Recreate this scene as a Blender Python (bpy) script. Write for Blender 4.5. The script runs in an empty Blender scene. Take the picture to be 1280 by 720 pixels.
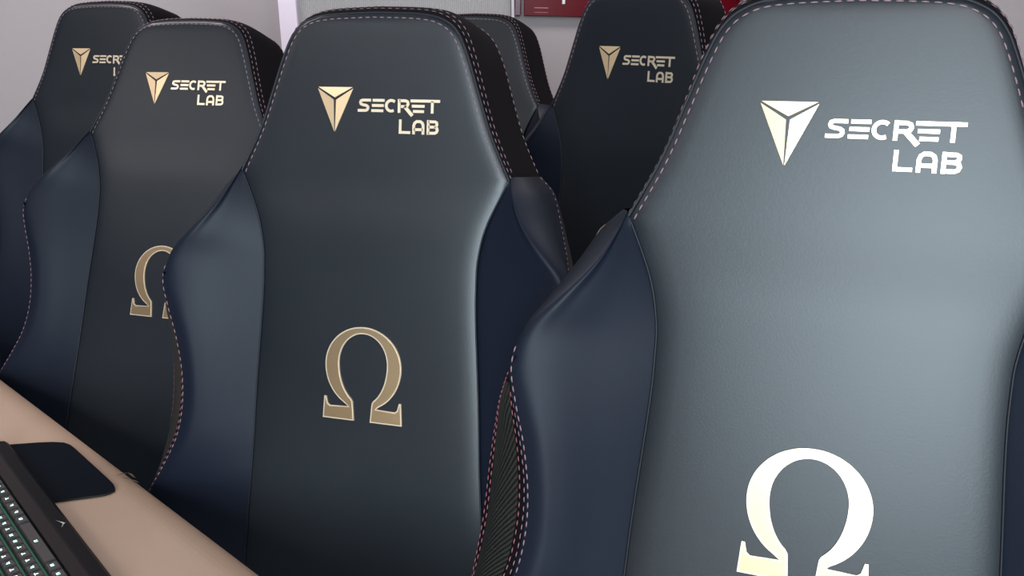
import bpy, bmesh, math, random
from mathutils import Vector, Matrix
random.seed(4)
C = bpy.context.scene.collection
R = math.radians
H = 1.40                       # camera height above the floor

# ------------------------------------------------------------------ materials
def mat(name, col, rough=.5, metal=0., spec=.5, bump=None, var=None, emit=None, coat=None):
    m = bpy.data.materials.new(name); m.use_nodes = True
    nt = m.node_tree; b = nt.nodes['Principled BSDF']
    b.inputs['Base Color'].default_value = (*col, 1)
    b.inputs['Roughness'].default_value = rough
    b.inputs['Metallic'].default_value = metal
    b.inputs['Specular IOR Level'].default_value = spec
    if coat:
        b.inputs['Coat Weight'].default_value = coat[0]; b.inputs['Coat Roughness'].default_value = coat[1]
    tc = nt.nodes.new('ShaderNodeTexCoord')
    if var:                     # (scale, second colour, detail)
        n = nt.nodes.new('ShaderNodeTexNoise'); n.inputs['Scale'].default_value = var[0]; n.inputs['Detail'].default_value = 4
        r = nt.nodes.new('ShaderNodeMix'); r.data_type = 'RGBA'
        r.inputs['A'].default_value = (*col, 1); r.inputs['B'].default_value = (*var[1], 1)
        mr = nt.nodes.new('ShaderNodeMapRange'); mr.inputs['From Min'].default_value = .35; mr.inputs['From Max'].default_value = .65
        nt.links.new(tc.outputs['Object'], n.inputs['Vector']); nt.links.new(n.outputs['Fac'], mr.inputs['Value'])
        nt.links.new(mr.outputs['Result'], r.inputs['Factor']); nt.links.new(r.outputs['Result'], b.inputs['Base Color'])
    if bump:                    # (scale, strength, distance)
        n2 = nt.nodes.new('ShaderNodeTexNoise'); n2.inputs['Scale'].default_value = bump[0]; n2.inputs['Detail'].default_value = 3
        bp = nt.nodes.new('ShaderNodeBump'); bp.inputs['Strength'].default_value = bump[1]; bp.inputs['Distance'].default_value = bump[2]
        nt.links.new(tc.outputs['Object'], n2.inputs['Vector']); nt.links.new(n2.outputs['Fac'], bp.inputs['Height'])
        nt.links.new(bp.outputs['Normal'], b.inputs['Normal'])
    if emit:
        b.inputs['Emission Color'].default_value = (*emit[0], 1); b.inputs['Emission Strength'].default_value = emit[1]
    return m

M = {}
M['leather'] = mat('navy_black_leather', (.006, .009, .013), .385, spec=.48, bump=(420, .10, .0006), var=(3, (.012, .015, .019)))
M['leather_side'] = mat('shaded_bolster_leather', (.006, .009, .018), .47, spec=.19, bump=(420, .10, .0006))  # same leather with less sheen and more blue: shade put into the bolsters
M['suede'] = mat('black_boxing_fabric', (.004, .003, .004), .85, spec=.10, bump=(600, .2, .0006))
M['shell'] = mat('black_back_leather', (.012, .012, .014), .5)
M['seam'] = mat('dark_seam_thread', (.004, .005, .010), .6)
M['thread'] = mat('pink_stitch_thread', (.22, .135, .16), .6)
M['thread_red'] = mat('red_stitch_thread', (.26, .08, .10), .6)
M['gold'] = mat('gold_emblem', (.90, .64, .38), .36, metal=.6)
M['gold_rim'] = mat('pale_gold_rim', (.93, .75, .54), .34, metal=.6)
M['gold_fill'] = mat('brushed_gold_fill', (.58, .41, .24), .36, metal=.95, bump=(900, .2, .0003))
M['plastic'] = mat('black_plastic', (.012, .012, .013), .4)
M['metal'] = mat('dark_metal', (.05, .05, .055), .3, metal=.9)
M['chrome'] = mat('polished_steel', (.6, .6, .62), .15, metal=1)

def carbon():
    m = mat('carbon_weave', (.012, .012, .013), .42); nt = m.node_tree; b = nt.nodes['Principled BSDF']
    tc = nt.nodes.new('ShaderNodeTexCoord'); w = nt.nodes.new('ShaderNodeTexWave')
    w.wave_type = 'BANDS'; w.bands_direction = 'DIAGONAL'; w.inputs['Scale'].default_value = 85; w.inputs['Distortion'].default_value = .3
    mp = nt.nodes.new('ShaderNodeMapping'); mp.inputs['Scale'].default_value = (0, 1.6, 1.1)
    r = nt.nodes.new('ShaderNodeMix'); r.data_type = 'RGBA'
    r.inputs['A'].default_value = (.002, .002, .003, 1); r.inputs['B'].default_value = (.028, .031, .026, 1)
    nt.links.new(tc.outputs['Object'], mp.inputs['Vector']); nt.links.new(mp.outputs['Vector'], w.inputs['Vector'])
    nt.links.new(w.outputs['Fac'], r.inputs['Factor']); nt.links.new(r.outputs['Result'], b.inputs['Base Color'])
    return m
M['carbon'] = carbon()

# ------------------------------------------------------------------ mesh helpers
def mesh(name, verts, faces, m, parent=None, smooth=True, mats=None, fmat=None):
    me = bpy.data.meshes.new(name); me.from_pydata([tuple(v) for v in verts], [], faces)
    for x in (mats or [m]): me.materials.append(x)
    if fmat:
        for p, k in zip(me.polygons, fmat): p.material_index = k
    bm = bmesh.new(); bm.from_mesh(me); bmesh.ops.recalc_face_normals(bm, faces=bm.faces); bm.to_mesh(me); bm.free()
    for p in me.polygons: p.use_smooth = smooth
    o = bpy.data.objects.new(name, me); C.objects.link(o)
    if parent: o.parent = parent
    return o
def grid(name, P, m, parent=None, close=False, smooth=True):      # P[row][col]
    n, k = len(P), len(P[0]); V = [p for r in P for p in r]; F = []
    for i in range(n - 1):
        for j in range(k if close else k - 1):
            F.append((i*k+j, i*k+(j+1) % k, (i+1)*k+(j+1) % k, (i+1)*k+j))
    return mesh(name, V, F, m, parent, smooth)
def bm_obj(name, bm, m, parent=None, smooth=False, bevel=0, seg=2):
    if bevel: bmesh.ops.bevel(bm, geom=list(bm.edges), offset=bevel, segments=seg, affect='EDGES', profile=.5)
    bmesh.ops.recalc_face_normals(bm, faces=bm.faces)
    me = bpy.data.meshes.new(name); bm.to_mesh(me); bm.free(); me.materials.append(m)
    for p in me.polygons: p.use_smooth = smooth
    o = bpy.data.objects.new(name, me); C.objects.link(o)
    if parent: o.parent = parent
    return o
def box(bm, c, s, rot=None):
    r = bmesh.ops.create_cube(bm, size=1); mt = Matrix.Translation(c) @ (rot or Matrix.Identity(4)) @ Matrix.Diagonal((*s, 1))
    bmesh.ops.transform(bm, matrix=mt, verts=r['verts'])
def cyl(bm, c, r1, r2, h, rot=None, seg=24):
    r = bmesh.ops.create_cone(bm, cap_ends=True, segments=seg, radius1=r1, radius2=r2, depth=h)
    bmesh.ops.transform(bm, matrix=Matrix.Translation(c) @ (rot or Matrix.Identity(4)), verts=r['verts'])
def empty(name, loc, rz=0, label=None, cat=None, group=None):
    o = bpy.data.objects.new(name, None); C.objects.link(o); o.location = loc; o.rotation_euler = (0, 0, rz); o.empty_display_size = .1
    tag(o, label, cat, group); return o
def tag(o, label=None, cat=None, group=None, kind=None):
    for k, v in (('label', label), ('category', cat), ('group', group), ('kind', kind)):
        if v: o[k] = v
    return o
def lerp(a, b, t): return a + (b-a)*t
def ss(a, b, x):
    t = min(1, max(0, (x-a)/(b-a))); return t*t*(3-2*t)
def catmull(pts, n):            # n samples per span
    out = []; L = len(pts)
    for i in range(L-1):
        p0 = pts[max(i-1, 0)]; p1 = pts[i]; p2 = pts[i+1]; p3 = pts[min(i+2, L-1)]
        for k in range(n):
            t = k/n
            out.append(tuple(.5*((2*b)+(-a+c)*t+(2*a-5*b+4*c-d)*t*t+(-a+3*b-3*c+d)*t**3) for a, b, c, d in zip(p0, p1, p2, p3)))
    out.append(tuple(pts[-1])); return out
def interp(tab, v):             # tab sorted by v : (v, value)
    if v <= tab[0][0]: return tab[0][1]
    for (a, x), (b, y) in zip(tab, tab[1:]):
        if v <= b: return lerp(x, y, (v-a)/(b-a))
    return tab[-1][1]

# ------------------------------------------------------------------ backrest surfaces
# u sideways, v up along the back, w towards the sitter.  local mesh = (u, -w, v)
def L3(u, v, w): return (u, -w, v)
# head band: front edge (u,v,w) and back edge (u,v,w), right half from the waist to the top centre
ctrl = [(.193,.335,-.006,.205,.343,-.118),
 (.166,.391,-.008,.179,.395,-.122), (.147,.444,-.008,.160,.448,-.125), (.132,.487,-.008,.145,.494,-.125),
 (.118,.517,-.008,.129,.526,-.125), (.099,.534,-.008,.106,.545,-.125), (.068,.5425,-.008,.072,.554,-.125), (0,.5455,-.008,0,.557,-.125)]
half = catmull(ctrl, 8)
outl = [(-p[0], p[1], p[2], -p[3], p[4], p[5]) for p in half[:-1]] + half[::-1]   # left waist -> top -> right waist
Ftab = [(p[1], p[0]) for p in half]
seam_c = catmull([(-.34,.186), (-.25,.184), (-.155,.178), (-.05,.170), (.04,.165), (.15,.157), (.20,.1555), (.235,.157), (.278,.167), (.335,.193)], 6)
# bolster sections by height v: crest (u,w), rear seam line (u,w); outer seam of the side insert (u,w)
sec_c = catmull([(-.34,.300,.040,.318,.020), (-.26,.308,.040,.327,.020), (-.18,.312,.040,.333,.018), (-.14,.304,.040,.325,.018), (-.10,.282,.040,.302,.018),
 (-.05,.258,.040,.276,.018), (.00,.247,.040,.266,.018), (.05,.246,.044,.265,.022), (.10,.252,.050,.272,.030), (.14,.262,.055,.281,.038), (.18,.271,.058,.286,.044),
 (.215,.268,.056,.276,.012), (.25,.245,.050,.262,-.035), (.285,.219,.030,.246,-.080), (.315,.203,.006,.229,-.106), (.335,.196,-.016,.206,-.118)], 6)
def sec(v): return [interp([(p[0], p[k]) for p in sec_c], v)*(.66 if k == 2 or (k == 4 and v < .23) else 1)+(.007*(1-ss(.2, .3, v)) if k in (1, 3) else 0) for k in (1, 2, 3, 4)]
gq_c = catmull([(-.34,.350,-.070), (-.2,.366,-.068), (-.1,.358,-.066), (-.02,.348,-.064), (.04,.343,-.060), (.09,.334,-.046), (.13,.320,-.018), (.16,.303,.014), (.19,.2855,.043)], 6)
def gseam(v): return [interp([(p[0], p[k]) for p in gq_c], v) for k in (1, 2)]
def seam(v): return interp(seam_c, v)
def halfw(v): return interp(Ftab, v)
def W(u, v):                                # front panel surface height
    a = abs(u)
    if v >= .335:
        d = min(halfw(v) - a, (.5455 - v)*1.2)
        return -.0045*math.exp(-max(d, 0)/.006)-.0035
    return -.0035*math.exp(-max(seam(v)-a, 0)/.013)-.0035*ss(.25, .335, v)
def bol(v, t):                              # bolster cover: front seam t=0, over the crest, to the rear seam line t=1
    s, (cu, cw, eu, ew) = seam(v) if v < .334 else .193, sec(v)
    s = min(s, cu-.001); sw = -.007
    # cubic through: start, rising face, crest, end
    P0 = (s, sw); P3 = (eu, ew)
    P1 = (lerp(s, cu, .42), lerp(sw, cw, .44)); P1b = (lerp(s, cu, .80), lerp(sw, cw, .86)); P2 = (cu, cw)
    P2b = (lerp(cu, eu, .72)+.004, lerp(cw, ew, .34))
    ctl = [P0, P1, P1b, P2, P2b, P3]; x = t*5; i = min(4, int(x)); f = x-i
    p = [ctl[max(i-1, 0)], ctl[i], ctl[i+1], ctl[min(i+2, 5)]]
    cr = lambda a, b, c, d: .5*((2*b)+(-a+c)*f+(2*a-5*b+4*c-d)*f*f+(-a+3*b-3*c+d)*f**3)
    return (cr(*[q[0] for q in p]), cr(*[q[1] for q in p]))
def bulge(k): return math.sin(math.pi*min(1, k**.6))
def outnorm(i):                             # outward normal of the head outline in the (u,v) plane
    a = outl[max(i-1, 0)]; b = outl[min(i+1, len(outl)-1)]
    du, dv = b[0]-a[0], b[1]-a[1]; l = math.hypot(du, dv) or 1
    return (-dv/l, du/l)
def boxing(i, k, off=0):                    # head band: i along the outline, k front 0 .. back 1
    i0 = int(min(max(i, 0), len(outl)-1)); i1 = min(i0+1, len(outl)-1); f = i-i0
    def pt(j):
        p = outl[j]; n = outnorm(j); top = max(0, n[1])
        b = bulge(k)*(.002 + .009*top*ss(.40, .52, p[1])) + off
        return (lerp(p[0], p[3], k)+n[0]*b, lerp(p[1], p[4], k)+n[1]*b, lerp(p[2], p[5], k))
    a, b = pt(i0), pt(i1)
    return tuple(lerp(x, y, f) for x, y in zip(a, b))

def dashes(path, normals, ln=.0062, gap=.0040, wd=.00078, th=.0006):
    V, F = [], []; seglen = [math.dist(a, b) for a, b in zip(path, path[1:])]; tot = sum(seglen); s = 0
    def at(d):
        for i, q in enumerate(seglen):
            if d <= q or i == len(seglen)-1: t = min(1, d/q if q else 0); return Vector(path[i]).lerp(Vector(path[i+1]), t), Vector(normals[i])
            d -= q
    while s+ln < tot:
        a, n = at(s); b, _ = at(s+ln); d = (b-a)
        if d.length > 1e-6:
            d.normalize(); n = (n - d*n.dot(d)).normalized(); c = d.cross(n)*wd; e = d*.001; m = (a+b)/2
            k = len(V)
            V += [a-c*.6+n*.0001, a+c*.6+n*.0001, m+c+n*.0001, b+c*.6+n*.0001, b-c*.6+n*.0001, m-c+n*.0001,
                  a-c*.3+e+n*th, a+c*.3+e+n*th, m+c*.6+n*th*1.5, b+c*.3-e+n*th, b-c*.3-e+n*th, m-c*.6+n*th*1.5]
            for j in range(6): F.append((k+j, k+(j+1) % 6, k+6+(j+1) % 6, k+6+j))
            F.append((k+6, k+7, k+8, k+9, k+10, k+11))
        s += ln+gap
    return V, F
def merge(lst):
    V, F = [], []
    for v, f in lst:
        k = len(V); V += v; F += [tuple(x+k for x in q) for q in f]
    return V, F
def tube(path, r, n=6):
    V, F = [], []
    P = [Vector(p) for p in path]
    for i, p in enumerate(P):
        t = (P[min(i+1, len(P)-1)]-P[max(i-1, 0)]).normalized(); a = t.orthogonal() if i == 0 else (a-t*a.dot(t)); a.normalize(); b = t.cross(a)
        for j in range(n):
            q = 2*math.pi*j/n; V.append(p+a*math.cos(q)*r+b*math.sin(q)*r)
    for i in range(len(P)-1):
        for j in range(n): F.append((i*n+j, i*n+(j+1) % n, (i+1)*n+(j+1) % n, (i+1)*n+j))
    return V, F

# emboss: 2-D polygon/stroke shapes laid on the front surface
def onface(u, v, e): return L3(u, v, W(u, v)+e)
def stroke(pts, wd, th=.0011, e=.0002, sub=4):      # polyline ribbon with mitred joins, extruded
    P = [Vector(p) for p in pts]; Q = []
    for i, (a, b) in enumerate(zip(P, P[1:])):
        for k in range(sub): Q.append(a.lerp(b, k/sub))
    Q.append(P[-1]); n = len(Q); Lf, Rt = [], []
    for i, p in enumerate(Q):
        d0 = (Q[i]-Q[i-1]).normalized() if i else (Q[1]-Q[0]).normalized()
        d1 = (Q[i+1]-Q[i]).normalized() if i < n-1 else d0
        t = (d0+d1).normalized(); m = Vector((-t.y, t.x)); c = max(.5, m.dot(Vector((-d1.y, d1.x))))
        m = m*(wd/2/c); Lf.append(p+m); Rt.append(p-m)
    V, F = [], []
    for l, r in zip(Lf, Rt):
        V += [onface(l.x, l.y, e), onface(r.x, r.y, e), onface(r.x, r.y, e+th), onface(l.x, l.y, e+th)]
    for i in range(n-1):
        a = 4*i; b = a+4
        F += [(a+3, a+2, b+2, b+3), (a, a+3, b+3, b), (a+1, b+1, b+2, a+2)]
    F += [(0, 1, 2, 3), (4*n-4, 4*n-1, 4*n-2, 4*n-3)]
    return V, F

def letters():
    x0, vS, vL = -.0176, .4171, .3900; S = .001; out = []; w = .0036
    def g(pts, base): return [(x0+p[0]*S, base+p[1]*S) for p in pts]
    A = lambda *p, base=vS, wd=w: out.append(stroke(g(p, base), wd))
    A((18.6,15.6), (7,15.6), (4.4,14.6), (3.6,12.6), (4.4,10.6), (7,9.6), (12.2,8.7), (14.2,7.3), (14.6,5.2), (13.6,3.2), (11,2.2), (0,2.2))
    for a, b, y in ((21.2,38,15.6), (20.2,37,8.9), (19.4,36.4,2.2)): A((a,y), (b,y))
    A(*[(47.6+7.0*math.cos(R(q)), 8.9+6.9*math.sin(R(q))) for q in range(48, 318, 18)])
    A((58.8,0), (58.8,17.7))
    A((58.8,15.6), (67.5,15.6), (70.4,14.4), (71.4,11.9), (70.3,9.4), (67.6,8.1), (61.2,8.1))
    A((66.2,8.6), (77.5,-3.4), wd=.0046)
    A((74.6,15.6), (115.2,15.6)); A((76.6,8.9), (94.2,8.9)); A((78.4,2.2), (93.6,2.2))
    A((104.9,15.6), (104.9,0))
    b = vL
    A((61,18.8), (61,2.1), (75.2,2.1), base=b)
    A((80,0), (80,11.4), (81.2,14.6), (84,16.5), (89,16.5), (91.8,14.6), (93,11.4), (93,0), base=b); A((80,6.2), (93,6.2), base=b)
    A((100,0), (100,18.7), base=b)
    A((100,16.6), (109.4,16.6), (111.6,15.4), (112,13.2), (111,11), (108.6,9.9), (100,9.9), base=b)
    A((108.4,9.9), (111.8,8.6), (112.7,6), (111.6,3.4), (109,2.1), (100,2.1), base=b)
    return merge(out)
def emblem():
    # three facets of an inverted triangle, each a shallow sloped prism
    a, b, c, m = Vector((-.0790,.4500)), Vector((-.0228,.4500)), Vector((-.0509,.3885)), Vector((-.0509,.4335))
    gp = .0018; out = []
    for tri, lift in (((a, b, m), 0), ((a, m, c), 1), ((m, b, c), 2)):
        cen = sum(tri, Vector((0, 0)))/3; T = []
        for i in range(3):      # inset each side by gp
            p = tri[i]; q = tri[(i+1) % 3]; r = tri[i-1]
            d1 = (q-p).normalized(); d0 = (p-r).normalized(); n1 = Vector((-d1.y, d1.x)); n0 = Vector((-d0.y, d0.x))
            if n1.dot(cen-p) < 0: n1 = -n1
            if n0.dot(cen-p) < 0: n0 = -n0
            k = 1+n0.dot(n1); off = (n0+n1)/max(k, .3)*gp
            if off.length > .006: off = off.normalized()*.006
            T.append(p+off)
        hts = {0: (.0007, .0007, .0022), 1: (.0007, .0022, .0012), 2: (.0018, .0009, .0012)}[lift]
        V = [onface(p.x, p.y, .0001) for p in T]+[onface(p.x, p.y, h) for p, h in zip(T, hts)]
        out.append((V, [(3, 4, 5), (0, 1, 4, 3), (1, 2, 5, 4), (2, 0, 3, 5)]))
    return merge(out)
def omega(inset=0., e=.0002, th=.0016):
    # closed outline of the letter; arms are an outer and an inner ellipse-like arc, feet with upturned serifs
    def arc(a, cy, bt, bl, q0, q1, st):
        return [(a*math.cos(R(q)), cy+(bt if math.sin(R(q)) > 0 else bl)*math.sin(R(q))) for q in range(q0, q1, st)]
    pts = [(.0208,.0192)]+arc(.0562, .0770, .0540, .0605, -64, 246, 5)+[(-.0208,.0192)]
    pts += [(-.0480,.0183), (-.0515,.0210), (-.0539,.0308), (-.0571,.0308), (-.0590,0), (-.0118,0), (-.0141,.0265)]
    pts += arc(.0353, .0800, .0414, .0560, 242, -64, -5)
    pts += [(.0141,.0265), (.0118,0), (.0590,0), (.0571,.0308), (.0539,.0308), (.0515,.0210), (.0480,.0183)]
    P = [Vector(p) for p in pts]
    if inset:
        area = sum(P[i].x*P[(i+1) % len(P)].y-P[(i+1) % len(P)].x*P[i].y for i in range(len(P)))
        sg = 1 if area > 0 else -1; Q = []
        for i in range(len(P)):
            d0 = (P[i]-P[i-1]).normalized(); d1 = (P[(i+1) % len(P)]-P[i]).normalized()
            n0 = Vector((-d0.y, d0.x))*sg; n1 = Vector((-d1.y, d1.x))*sg
            o = (n0+n1)/max(1+n0.dot(n1), .45)*inset; Q.append(P[i]+o)
        P = Q
    bm = bmesh.new(); vs = [bm.verts.new((p.x, p.y, 0)) for p in P]; f = bm.faces.new(vs)
    r = bmesh.ops.extrude_face_region(bm, geom=[f]); top = [g for g in r['geom'] if isinstance(g, bmesh.types.BMVert)]
    for v in top: v.co.z = 1
    bmesh.ops.triangulate(bm, faces=[q for q in bm.faces if len(q.verts) > 4])
    for v in bm.verts: v.co = onface(v.co.x, v.co.y, e+th*v.co.z)
    return bm

# ------------------------------------------------------------------ one chair, built once and copied
def make_chair():
    root = empty('gaming_chair', (0, 0, 0), 0, 'x', 'chair', 'gaming chairs with gold omega signs')
    backs = []
    # front panel
    vs = [-.34+i*(.335+.34)/44 for i in range(45)]+[.335+.206*(i/26)**.85 for i in range(1, 27)]
    cols = [-1, -.992, -.975, -.95, -.92, -.88]+[-.84+i*1.68/14 for i in range(15)]+[.88, .92, .95, .975, .992, 1]
    rows = []
    for v in vs:
        hw = seam(v) if v <= .335 else halfw(v)
        rows.append([L3(hw*c, v, W(hw*c*(.9999), v)) for c in cols])
    hw = halfw(.541)
    for f in (.5, 1):
        rows.append([L3(hw*c, .541+(.0042*(1-c*c)+.0004)*f, W(hw*c, .541+.0045*f)) for c in cols])
    fp = grid('backrest_panel', rows, M['leather'], root); backs.append(fp)
    # embroidery and emblems
    V, F = emblem(); o = mesh('emblem', V, F, M['gold'], root, smooth=False); o['label'] = 'gold triangular emblem of three facets'; backs.append(o)
    V, F = letters(); o = mesh('lettering', V, F, M['gold_rim'], root, smooth=False); o['label'] = 'raised pale gold lettering in two lines'; backs.append(o)
    o = bm_obj('omega_symbol', omega(), M['gold_rim'], root); o['label'] = 'raised gold omega sign'; backs.append(o)
    bm_obj('symbol_fill', omega(.0018, .0017, .0005), M['gold_fill'], o)
    # bolsters
    vb = [-.34+(.335+.34)*i/96 for i in range(97)]
    ts = [i/40 for i in range(41)]
    for sg in (-1, 1):
        def bp(v, t, off=0):
            u, w_ = bol(v, t)
            if off:
                a, b = bol(v, max(0, t-.01)), bol(v, min(1, t+.01)); du, dw = b[0]-a[0], b[1]-a[1]; l = math.hypot(du, dw)
                u -= -dw/l*-off if False else dw/l*-off; w_ += du/l*off
            return L3(sg*u, v+.008*t*ss(.25, .335, v), w_)
        b = grid('side_bolster', [[bp(v, t) for t in ts] for v in vb], M['leather_side'], root); backs.append(b)
        V, F = tube([L3(sg*seam(v), v, W(seam(v)*.999, v)+.0012) for v in vb if v < .334], .0013)
        mesh('seam_piping', V, F, M['seam'], b)
        def nrm(v, t):
            a, c = bol(v, t-.02), bol(v, min(1, t+.02)); du, dw = c[0]-a[0], c[1]-a[1]; l = math.hypot(du, dw)
            return (sg*-dw/l, -du/l, 0)
        vv = [v for v in vb if v < .205]
        V, F = dashes([bp(v, .76, .0004) for v in vv], [nrm(v, .76) for v in vv]); mesh('stitching', V, F, M['thread'], b)
        vv = [v for v in vb if v > .16]
        V, F = dashes([bp(v, .975, .0004) for v in vv], [nrm(v, .975) for v in vv]); mesh('stitching', V, F, M['thread'], b)
        # side insert strip between the rear seam line and the outer seam
        vi = [-.34+(.19+.34)*i/70 for i in range(71)]
        def ip(v, q, off=0):
            _, _, eu, ew = sec(v); gu, gw = gseam(v)
            if v > .1: t = ss(.19, .1, v) if False else 1-ss(.1, .19, v)
            du, dw = gu-eu, gw-ew; l = math.hypot(du, dw) or 1; bb = .006*math.sin(math.pi*q)*min(1, l/.06)+off
            return L3(sg*(lerp(eu, gu, q)+(-dw/l)*bb), v, lerp(ew, gw, q)+(du/l)*bb)
        st_ = grid('side_strip', [[ip(v, q/12) for q in range(13)] for v in vi], M['suede'], root); backs.append(st_)
        c = grid('carbon_insert', [[ip(v, .16+.66*q/10, .0008) for q in range(11)] for v in vi if v < .165], M['carbon'], st_); c['label'] = 'dark diagonal weave insert'
        def inn(v):
            _, _, eu, ew = sec(v); gu, gw = gseam(v); du, dw = gu-eu, gw-ew; l = math.hypot(du, dw) or 1
            return (sg*-dw/l, -du/l, 0)
        for q, m_, top in ((.05, M['thread'], .17), (.13, M['thread_red'], .165), (.86, M['thread_red'], .165), (.97, M['thread_red'], .18)):
            vv = [v for v in vi if v < top]
            V, F = dashes([ip(v, q, .0006) for v in vv], [inn(v) for v in vv]); mesh('stitching', V, F, m_, st_)
        V, F = tube([L3(sg*sec(v)[2], v, sec(v)[3]) for v in vb if v < .185], .0014); mesh('seam_piping', V, F, M['seam'], st_)
    # head band
    ks = [0, .02, .05, .1, .16, .24, .34, .45, .56, .67, .78, .88, .95, .985, 1]
    n = len(outl)
    bx = grid('head_band', [[L3(*boxing(i, k)) for i in range(n)] for k in ks], M['suede'], root); backs.append(bx)
    def run(i0, i1, k, off, m, nm='stitching', step=.5):
        pa, no = [], []; i = i0
        while i <= i1:
            j = int(min(max(round(i), 0), n-1)); a, b = outnorm(j)
            pa.append(L3(*boxing(i, k, off))); no.append((a, -.15, b)); i += step
        V, F = dashes(pa, no); return mesh(nm, V, F, m, bx)
    run(0, n-1, .05, .0004, M['thread']); run(0, n-1, .13, .0004, M['thread']); run(0, n-1, .965, .0004, M['thread'])
    pa, no = [], []
    for i in range(n):                      # stitching on the panel face just inside the edge
        a, b = outnorm(i); u, v = outl[i][0]-a*.0065, outl[i][1]-b*.0065
        pa.append(L3(u, v, W(u, v)+.0004)); no.append((a*.3, -.95, b*.3))
    V, F = dashes(pa, no); mesh('stitching', V, F, M['thread'], fp)
    V, F = tube([L3(*outl[i][:3]) for i in range(n)], .0016); mesh('seam_piping', V, F, M['seam'], bx)
    # back shell: crowned surface closing the back
    edge = []
    for v in vi[:-1]: gu, gw = gseam(v); edge.append((-gu, v, gw))
    for v in [.19+.145*i/24 for i in range(24)]: _, _, eu, ew = sec(v); edge.append((-eu, v+.008*ss(.25, .335, v), ew))
    edge += [boxing(i, 1) for i in range(n)]
    edge = edge+[(-p[0], p[1], p[2]) for p in edge[:len(vi)-1+24]][::-1]
    rows = []
    for q in (0, .04, .1, .2, .35, .55, .75, .92, 1):
        r = []
        for u, v, w_ in edge:
            cv = min(max(v, -.30), .40); s = 1-q; sw = math.sin(math.acos(min(1, s)))
            target = -.155; out = 1+.10*math.sin(math.pi*min(1, q/.2))*(1 if v < .33 else 0)*(.5)
            r.append(L3(u*s*out, lerp(v, cv, q), lerp(w_, target, sw)))
        rows.append(r)
    backs.append(grid('back_shell', rows, M['shell'], root))
    bm = bmesh.new(); box(bm, L3(0, -.360, -.045), (.56, .13, .03)); backs.append(bm_obj('lower_band', bm, M['suede'], root, bevel=.008))
    # seat (upright frame, not reclined)
    rows = []
    for j in range(25):
        y = -.43+j*.44/24; r = []
        for i in range(31):
            x = -.30+i*.60/30; a = abs(x)*.999
            z = .020*ss(.17, .25, a)-.03*ss(.27, .30, a)-.05*(1-ss(-.43, -.36, y))
            rx = .225*(1-.12*(1-ss(-.43, -.30, y))); r.append((x*rx/.30, y, z))
        rows.append(r)
    st = grid('seat_cushion', rows, M['leather'], root)
    so = st.modifiers.new('t', 'SOLIDIFY'); so.thickness = .10; so.offset = 1 if False else -1
    bm = bmesh.new(); box(bm, (0, -.22, -.14), (.28, .30, .05)); sp = bm_obj('seat_plate', bm, M['metal'], root, bevel=.008)
    bm = bmesh.new(); cyl(bm, (0, -.26, -.25), .026, .026, .20); cyl(bm, (0, -.26, -.36), .036, .034, .12); gl = bm_obj('gas_lift', bm, M['metal'], root, smooth=False)
    bm = bmesh.new(); cyl(bm, (0, -.26, .10), .05, .045, .07)
    for k in range(5):
        a = 2*math.pi*k/5+.3; d = Vector((math.cos(a), math.sin(a), 0))
        box(bm, Vector((0, -.26, .095))+d*.12, (.22, .045, .03), Matrix.Rotation(a, 4, 'Z'))
    sb = bm_obj('star_base', bm, M['metal'], root, bevel=.006)
    for k in range(5):
        a = 2*math.pi*k/5+.3; d = Vector((math.cos(a), math.sin(a), 0))
        bm = bmesh.new(); rot = Matrix.Rotation(a, 4, 'Z') @ Matrix.Rotation(R(90), 4, 'X'); c = Vector((0, -.26, .03))+d*.22
        off = rot @ Vector((0, 0, .014))
        cyl(bm, c+off, .03, .03, .018, rot); cyl(bm, c-off, .03, .03, .018, rot); cyl(bm, c+Vector((0, 0, .03)), .008, .008, .05)
        bm_obj('caster', bm, M['plastic'], sb)
    for o in backs: o['back'] = 1
    return root, backs, (st, sp, gl), sb

root0, _, _, _ = make_chair()
def children(o): return [c for c in bpy.data.objects if c.parent == o]
kids = {o.name: children(o) for o in bpy.data.objects}
def copy_chair():
    r = root0.copy(); C.objects.link(r)
    for ch in kids[root0.name]:
        c = ch.copy(); C.objects.link(c); c.parent = r
        for g in kids[ch.name]:
            d = g.copy(); C.objects.link(d); d.parent = c
    return r
def place(r, x, y, z, yaw, rec, label, drop=0):
    thin = .65 if drop and yaw < -40 else 1
    r.location = (x, y, 0); r.rotation_euler = (0, 0, R(yaw)); r['label'] = label
    zo = H+z
    for c in children(r):
        if c.get('back'):
            c.scale = (1, thin, 1); c.location = (0, 0, zo); c.rotation_euler = (-R(rec), 0, 0)
        else:
            kind = c.name.split('.')[0]
            hs = zo-.425*math.cos(R(rec))
            yo = -.355*math.sin(R(rec))-.03
            if kind in ('seat_cushion', 'seat_plate', 'gas_lift'):
                c.location = (0, yo, hs-drop)
                if kind == 'gas_lift': c.scale = (1, 1, 1)
            else: c.location = (0, yo, 0)
K = 1.25
CH = [('A', .21623, .56865, -.4157, -20.351, 12.22, 'nearest chair at right, its front pale blue-grey with a bright white logo'),
      ('B', -.16573, .87686, -.4267, -16.351, 10.92, 'second nearest dark chair, in the centre, with its whole gold omega sign showing'),
      ('C', -.51636, 1.21042, -.4192, -17.767, 18.75, 'dark chair left of the centre one, its omega sign half covered'),
      ('D', -.74758, 1.52456, -.4040, -20.13, 12.78, 'farthest left chair, its logo cut off by the next backrest'),
      ('F', .15616, 1.28686, -.40825, -47.10, 3.78, 'black chair of the back row whose whole logo shows in front of the red board'),
      ('E', -.113, 1.72, -.434, -22, 12, 'mostly hidden back row chair, only a corner of its headrest showing')]
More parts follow.
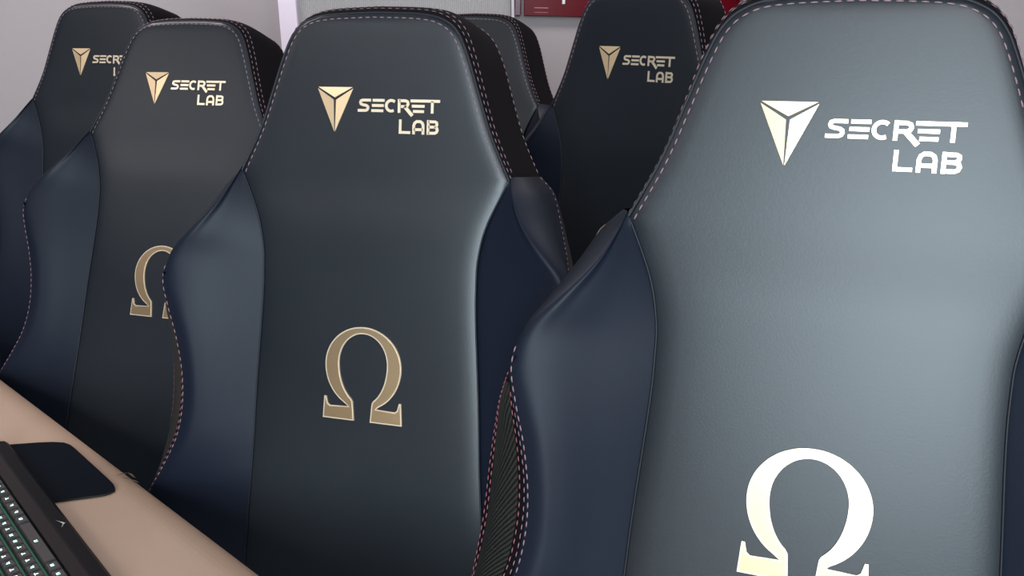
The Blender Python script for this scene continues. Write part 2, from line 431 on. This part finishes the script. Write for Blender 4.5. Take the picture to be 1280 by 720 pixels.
for i, (k, x, y, z, yaw, rec, lab) in enumerate(CH):
    r = root0 if i == 0 else copy_chair()
    place(r, x*K, y*K, z*K, yaw, rec, lab, .05 if k in 'EF' else .10 if k == 'D' else 0)
for o in bpy.data.objects:
    if 'back' in o: del o['back']

# ------------------------------------------------------------------ desk
DS = 1.0333; DZ = H-.62
M['desk'] = mat('tan_laminate', (.44, .30, .215), .42, spec=.4, var=(5, (.41, .275, .195)), bump=(60, .03, .001))
e3 = Vector((-.274, .844))*DS; e0 = Vector((-.903, 1.436))*DS; ed = (e0-e3).normalized(); en = Vector((-ed.y, ed.x))
if en.dot(-e3) < 0: en = -en             # towards the camera side
desk = empty('desk', (0, 0, 0), 0, 'tan laminate desk top with a worn rounded front edge, under the keyboard', 'desk')
p0 = e3-ed*1.1; Ln = 3.3; Dp = .80
bm = bmesh.new()
prof = [(.040*(1-math.cos(R(a))), -.014*(1-math.sin(R(a)))) for a in range(0, 91, 10)]
sec = [(0, -.026)]+[(x, z) for x, z in prof]+[(Dp, 0), (Dp, -.028), (.004, -.028)]
V = []; NL = 40
for j in range(NL+1):
    b = p0+ed*(Ln*j/NL)
    for x, z in sec: q = b+en*x; V.append((q.x, q.y, DZ+z))
ns = len(sec); F = []
for j in range(NL):
    for i in range(ns): F.append((j*ns+i, j*ns+(i+1) % ns, (j+1)*ns+(i+1) % ns, (j+1)*ns+i))
F += [tuple(range(ns)), tuple(NL*ns+i for i in range(ns))[::-1]]
mesh('desk_top', V, F, M['desk'], desk, smooth=False)
ang = math.atan2(ed.y, ed.x)
for t in (.04, Ln-.15):
    for x in (.12, Dp-.08):
        q = p0+ed*t+en*x; bm = bmesh.new(); box(bm, (q.x, q.y, (DZ-.028)/2), (.05, .05, DZ-.028), Matrix.Rotation(ang, 4, 'Z')); bm_obj('leg', bm, M['metal'], desk, bevel=.004)
# worn chip near the edge
M['chip'] = mat('dark_brown_chip', (.09, .05, .025), .7)
chip = []
def dpt(x, y): return Vector((x, y))*DS
for pts_, w_ in ((((-.563, 1.110), (-.549, 1.117), (-.536, 1.107)), .0016), (((-.551, 1.103), (-.535, 1.0975), (-.522, 1.0885)), .0012), (((-.543, 1.1105), (-.531, 1.101)), .0008)):
    for (ax, ay), (bx_, by_) in zip(pts_, pts_[1:]):
        s = Vector((ax, ay)); t = Vector((bx_, by_)); d = (t-s).normalized(); n_ = Vector((-d.y, d.x))*w_; m_ = (s+t)/2; s = s-d*.001; t = t+d*.001
        chip.append(([(s.x, s.y, DZ+.0004), (m_.x+n_.x, m_.y+n_.y, DZ+.0004), (t.x, t.y, DZ+.0004), (m_.x-n_.x, m_.y-n_.y, DZ+.0004)], [(0, 1, 2, 3)]))
V, F = merge(chip); o = mesh('worn_mark', V, F, M['chip'], desk, smooth=False); o['label'] = 'dark brown scuff near the front edge'

# mouse mat
M['mat'] = mat('mouse_mat_cloth', (.004, .006, .010), .8, spec=.06, bump=(900, .15, .0003))
M['matedge'] = mat('mouse_mat_rubber', (.004, .004, .005), .6)
raw = [(-1.02,1.125), (-.75,1.161), (-.700,1.168), (-.679,1.1695), (-.660,1.167), (-.648,1.160), (-.637,1.150), (-.594,1.106), (-.550,1.061), (-.536,1.046), (-.5305,1.038), (-.5275,1.030), (-.5300,1.0245), (-.536,1.0195), (-.546,1.016), (-.597,1.003), (-.70,.975), (-1.0,.90)]
pts = [dpt(*p) for p in raw]
V = [(p.x, p.y, DZ+.0005) for p in pts]+[(p.x, p.y, DZ+.0035) for p in pts]; n = len(pts)
F = [tuple(range(n)), tuple(range(2*n-1, n-1, -1))]+[(i, (i+1) % n, n+(i+1) % n, n+i) for i in range(n)]
mm = mesh('mouse_mat', V, F, None, smooth=False, mats=[M['mat'], M['matedge']], fmat=[0, 0]+[1]*n)
tag(mm, 'black mouse mat with rounded corners reaching out from under the keyboard', 'mouse mat')

# keyboard -----------------------------------------------------------------
ex = Vector((-.668, .744)).normalized()
ko = Vector((-.599, 1.006))*DS
kb = empty('keyboard', (ko.x, ko.y, DZ+.0045), math.atan2(ex.y, ex.x), 'black keyboard with green lit keys at the lower left', 'keyboard')
# local x = user's right, local y = away from the user (rotate ex by +90 deg)
M['kframe'] = mat('glossy_black_frame', (.008, .007, .009), .45, spec=.25)
M['kplate'] = mat('brown_grey_key_plate', (.020, .014, .015), .5, spec=.2)
M['key'] = mat('dark_keycap', (.050, .040, .041), .5, spec=.3)
M['legend'] = mat('green_white_legend', (.5, .8, .7), .5, emit=((.45, 1, .78), 3.2))
M['glow'] = mat('green_under_light', (.01, .05, .035), .5, emit=((.05, .8, .42), .07))
M['silver'] = mat('silver_print', (.75, .77, .72), .4)
s_ = DS; u_ = .0168*s_; kx0 = -.262*s_; kx1 = .20*s_; KD = .165*s_
def ramp(name, secs, x0, x1, m, par):
    V = [(x, y, z) for x in (x0, x1) for y, z in secs]; n = len(secs)
    F = [tuple(range(n)), tuple(range(2*n-1, n-1, -1))]+[(i, (i+1) % n, n+(i+1) % n, n+i) for i in range(n)]
    return mesh(name, V, F, m, par, smooth=False)
ramp('key_frame', [(0, 0), (.0015, .006), (.006, .011), (.021*s_, .016), (.0235*s_, .0165), (.0265*s_, .012), (KD-.004, .013), (KD-.002, .017), (KD, .016), (KD, 0)], kx0, kx1, M['kframe'], kb)
ramp('rest_strip', [(.0225*s_, .0155), (.0235*s_, .0175), (.0385*s_, .0200), (.0392*s_, .0185), (.0392*s_, .0125), (.0225*s_, .0125)], kx0+.004, kx1-.004, M['kplate'], kb)
ramp('light_plate', [(.0393*s_, .0128), (KD-.004, .0138), (KD-.004, .0125), (.0393*s_, .0125)], kx0+.006, kx1-.006, M['glow'], kb)
rowy = [.0475*s_+i*.0178*s_ for i in range(5)]+[.0475*s_+5.3*.0178*s_]
L0 = -.2445*s_
layout = [[1.25]*3+[6.25]+[1.25]*4, [2.25]+[1]*10+[2.75], [1.75]+[1]*11+[2.25], [1.5]+[1]*12+[1.5], [1]*13+[2], [1, -1]+[1]*4+[-.5]+[1]*4+[-.5]+[1]*4]
keys = []
for r_, rowk in enumerate(layout):
    x = L0
    for wk in rowk:
        if wk > 0: keys.append((x+wk*u_/2, rowy[r_], wk*u_, r_))
        x += abs(wk)*u_
xn = L0+15.25*u_
for r_ in (0, 3, 4, 5):
    for k in range(3): keys.append((xn+(k+.5)*u_, rowy[r_], u_, r_))
keys.append((xn+1.5*u_, rowy[1], u_, 1))
xp = xn+3.25*u_
for r_ in range(5):
    for k in range(3): keys.append((xp+(k+.5)*u_, rowy[r_], u_, r_))
keys += [(xp+3.5*u_, rowy[3], u_, 3), (xp+3.5*u_, rowy[4], u_, 4)]
def keymesh(wd, seed):
    rd = random.Random(seed); g = .0030; d = .0178*s_-g; w = wd-g; h = .0085
    V, F, mi = [], [], []
    lv = [(w/2, d/2, 0), (w/2, d/2, .002), (w/2-.0016, d/2-.0016, h-.0008), (w/2-.0023, d/2-.0023, h)]
    for a, b, z in lv:
        yo = .0008*z/h; V += [(-a, -b+yo, z), (a, -b+yo, z), (a, b+yo, z), (-a, b+yo, z)]
    for l in range(3):
        for i in range(4): F.append((4*l+i, 4*l+(i+1) % 4, 4*l+4+(i+1) % 4, 4*l+4+i)); mi.append(0)
    F.append((12, 13, 14, 15)); mi.append(0)
    # glowing legend: two or three short bars at the upper part of the cap
    z = h+.0002
    def q(x0, y0, x1, y1):
        k = len(V); V.extend([(x0, y0, z), (x1, y0, z), (x1, y1, z), (x0, y1, z)]); F.append((k, k+1, k+2, k+3)); mi.append(1)
    t = rd.choice('abc'); a = .0021
    cx = 0; cy = .0012
    if t == 'a': q(cx-a, cy-.0015, cx-a+.0010, cy+.0022); q(cx-a+.0011, cy+.0012, cx+a, cy+.0022); q(cx+a-.001, cy-.0015, cx+a, cy+.001)
    if t == 'b': q(cx-a, cy+.0012, cx+a, cy+.0022); q(cx-.0006, cy-.0018, cx+.0006, cy+.001)
    if t == 'c': q(cx-a, cy-.0018, cx-a+.001, cy+.0022); q(cx-a+.0012, cy-.0018, cx+a, cy-.0008); q(cx-a+.0012, cy+.0002, cx+a*.6, cy+.001)
    return V, F, mi
for i, (x, y, w, r_) in enumerate(keys):
    V, F, mi = keymesh(w, i)
    o = mesh('key', V, F, None, kb, smooth=False, mats=[M['key'], M['legend']], fmat=mi)
    o.location = (x, y, .0145+.0006*r_); o.rotation_euler = (R(2), 0, 0)
# small silver mark on the front frame: two swept wings
lg = []
lx, ly = -.0935*s_, .0118*s_
def zf(y): return .011+(y-.006)/(.021*s_-.006)*.005+.0003
for P_ in ([(-.0075,.0030), (-.0020,.0002), (.0008,-.0024), (-.0012,-.0010)], [(-.0012,-.0006), (.0030,.0004), (.0075,.0034), (.0028,-.0012), (.0006,-.0030)]):
    k = [(lx+a*1.5, ly+b*1.3, zf(ly+b*1.3)) for a, b in P_]; lg.append((k, [tuple(range(len(k)))]))
V, F = merge(lg); o = mesh('logo_mark', V, F, M['silver'], kb, smooth=False); o['label'] = 'small silver winged mark'

# ------------------------------------------------------------------ room
M['wall'] = mat('pinkish_grey_wall', (.44, .385, .385), .75, spec=.2, var=(1.2, (.42, .37, .37)))
M['wall2'] = mat('off_white_wall', (.66, .61, .62), .75, spec=.2)
M['ceil'] = mat('white_ceiling', (.75, .73, .73), .8)
M['floor'] = mat('dark_grey_carpet', (.035, .033, .036), .85, bump=(200, .4, .003))
M['pale'] = mat('pale_pink_strip', (.93, .80, .90), .5)  # pale pink strip, paler than the wall around it
M['white'] = mat('white_frame_paint', (.82, .78, .78), .5)
XL, XR, YB, YF, ZC = -4.6, 2.6, 3.3, -2.6, 2.75
def slab(name, c, s, m):
    bm = bmesh.new(); box(bm, c, s); o = bm_obj(name, bm, m); tag(o, kind='structure'); return o
slab('floor', ((XL+XR)/2, (YB+YF)/2, -.05), (XR-XL+.4, YB-YF+.4, .1), M['floor'])
slab('ceiling', ((XL+XR)/2, (YB+YF)/2, ZC+.05), (XR-XL+.4, YB-YF+.4, .1), M['ceil'])
slab('wall_back', ((XL+XR)/2, YB+.05, ZC/2), (XR-XL, .1, ZC), M['wall'])
M['wall3'] = mat('slate_wall', (.055, .065, .09), .8, spec=.2)
slab('wall_left', (XL-.05, (YB+YF)/2, ZC/2), (.1, YB-YF, ZC), M['wall3'])
slab('wall_right', (XR+.05, (YB+YF)/2, ZC/2), (.1, YB-YF, ZC), M['wall2'])
# front wall (behind the camera) with an assumed wide window opening
wx0, wx1, wz0, wz1 = -1.1, .2, .75, 2.6
bm = bmesh.new()
box(bm, ((XL+wx0)/2, YF-.05, ZC/2), (wx0-XL, .1, ZC)); box(bm, ((XR+wx1)/2, YF-.05, ZC/2), (XR-wx1, .1, ZC))
box(bm, ((wx0+wx1)/2, YF-.05, wz0/2), (wx1-wx0, .1, wz0)); box(bm, ((wx0+wx1)/2, YF-.05, (wz1+ZC)/2), (wx1-wx0, .1, ZC-wz1))
tag(bm_obj('wall_front', bm, M['wall3']), kind='structure')
bm = bmesh.new()
for x in (wx0+.02, (wx0+wx1)/2, wx1-.02): box(bm, (x, YF-.03, (wz0+wz1)/2), (.04, .05, wz1-wz0))
for z in (wz0+.02, wz1-.02): box(bm, ((wx0+wx1)/2, YF-.03, z), (wx1-wx0, .05, .04))
tag(bm_obj('assumed_window_1', bm, M['white']), kind='structure')  # frame of the assumed window, out of view behind the camera
# pale strip and ribbed panel on the back wall
f = YB/3.0
def wp(x3, z3=0): return x3*f, H+z3*f
bm = bmesh.new(); box(bm, (-.711*f, YB-.02, ZC/2), (.058*f, .04, ZC)); tag(bm_obj('trim_1', bm, M['pale'], bevel=.003), kind='structure')
x0 = -.682*f; x1 = .006*f; V = []; nr = 110
M['blind'] = mat('grey_ribbed_panel', (.46, .435, .43), .7, spec=.2)
rows = [[], []]
for i in range(nr*4+1):
    x = lerp(x0, x1, i/(nr*4)); y = YB-.012-.0022*(abs(math.sin(math.pi*i/4))**.6)
    rows[0].append((x, y, .15)); rows[1].append((x, y, ZC-.02))
pn = empty('wall_panel', ((x0+x1)/2, YB, 0)); tag(pn, 'grey finely ribbed wall panel behind the centre chair, edged in white', 'panel')
def attach(o, par): o.parent = par; o.matrix_parent_inverse = Matrix.Translation(par.location).inverted()
attach(grid('ribbed_sheet', rows, M['blind'], smooth=False), pn)
bm = bmesh.new(); box(bm, (x1+.007*f/2+.004, YB-.016, ZC/2+.05), (.010*f, .03, ZC-.15)); attach(bm_obj('edge_strip', bm, M['white'], bevel=.002), pn)
# red board
M['red'] = mat('glossy_red_board', (.13, .0005, .006), .3, spec=.1, var=(1.5, (.10, .0005, .005)))
M['maroon'] = mat('maroon_frame', (.10, .01, .03), .35)
bx0, bz0 = wp(.020, -.012)
rb = empty('wall_board', (bx0, YB, bz0), 0, 'glossy red board on the back wall above the white wall', 'board'); rb.rotation_euler = (0, R(1.75), 0)
bm = bmesh.new(); box(bm, (.015+.60, -.020, .35), (1.17, .03, .70)); bm_obj('board_face', bm, M['red'], rb, bevel=.002)
bm = bmesh.new(); box(bm, (.008, -.025, .35), (.020, .042, .70)); bm_obj('board_frame', bm, M['maroon'], rb, bevel=.002)
M['pinkreflect'] = mat('pink_reflection', (.62, .22, .25), .5)  # faint reflections on the glossy board, drawn as thin pink bars
bm = bmesh.new(); box(bm, (.092, -.0355, .0275), (.05, .001, .0022)); box(bm, (.092, -.0355, .012), (.05, .001, .0012)); bm_obj('reflection_line', bm, M['pinkreflect'], rb)
bm = bmesh.new(); box(bm, (.170, -.036, .052), (.010, .0015, .020)); bm_obj('printed_mark', bm, M['white'], rb)
# grey wall box at the right of the board
M['greybox'] = mat('grey_plastic_box', (.22, .19, .185), .5)
gx, gz = wp(.735, .000)
gb = empty('wall_box', (gx, YB-.064, gz), 0, 'small grey box mounted on the right end of the red board', 'box')
bm = bmesh.new(); box(bm, (.075, -.02, .07), (.15, .05, .14)); bm_obj('box_body', bm, M['greybox'], gb, bevel=.004)
bm = bmesh.new(); box(bm, (.075, -.024, -.003), (.155, .06, .007)); bm_obj('box_lip', bm, M['white'], gb, bevel=.002)

# ------------------------------------------------------------------ lights
def area(name, loc, rot, sx, sy, e, col=(1, 1, 1)):
    l = bpy.data.lights.new(name, 'AREA'); l.shape = 'RECTANGLE'; l.size = sx; l.size_y = sy; l.energy = e; l.color = col
    o = bpy.data.objects.new(name, l); C.objects.link(o); o.location = loc; o.rotation_euler = rot; return o
area('assumed_window_light', ((wx0+wx1)/2, YF+.02, (wz0+wz1)/2), (R(90), 0, 0), wx1-wx0-.1, wz1-wz0-.1, 162, (.76, .91, 1.0))  # assumed light behind the camera, set so the nearest chair's leather reflects it
# unseen ceiling luminaires added for light, the last for the chair left of centre
for x, y in ((-1.6, 2.2), (.9, 2.2), (-2.3, -1.2), (.2, -1.2), (-3.5, .1)):
    cl = empty('added_ceiling_light', (x, y, ZC), 0, 'added unseen flat white ceiling lamp panel', 'ceiling light', 'added ceiling lamp panels')
    bm = bmesh.new(); box(bm, (0, 0, -.012), (1.1, .62, .024)); bm_obj('added_lamp_frame', bm, M['white'], cl, bevel=.003)
    area('added_lamp_light', (x, y, ZC-.03), (0, 0, 0), 1.04, .56, 21, (1, .93, .94))
w = bpy.data.worlds.new('World'); bpy.context.scene.world = w; w.use_nodes = True
w.node_tree.nodes['Background'].inputs[0].default_value = (.75, .8, .9, 1); w.node_tree.nodes['Background'].inputs[1].default_value = .6

# ------------------------------------------------------------------ camera
cd = bpy.data.cameras.new('camera'); cam = bpy.data.objects.new('camera', cd); C.objects.link(cam)
cd.sensor_width = 36; cd.lens = 36*1100/1280; cd.clip_start = .02
p, r = R(-17.436), R(-.6315)
fw = Vector((0, math.cos(p), math.sin(p))); up = Vector((0, -math.sin(p), math.cos(p))); rt = Vector((1, 0, 0))
rt2 = rt*math.cos(r)+up*math.sin(r); up2 = up*math.cos(r)-rt*math.sin(r)
m = Matrix((rt2, up2, -fw)).transposed().to_4x4(); m.translation = (0, 0, H); cam.matrix_world = m
sc = bpy.context.scene; sc.camera = cam
sc.view_settings.view_transform = 'Standard'; sc.view_settings.look = 'None'; sc.view_settings.gamma = 1; sc.view_settings.use_curve_mapping = False
sc.view_settings.exposure = 0
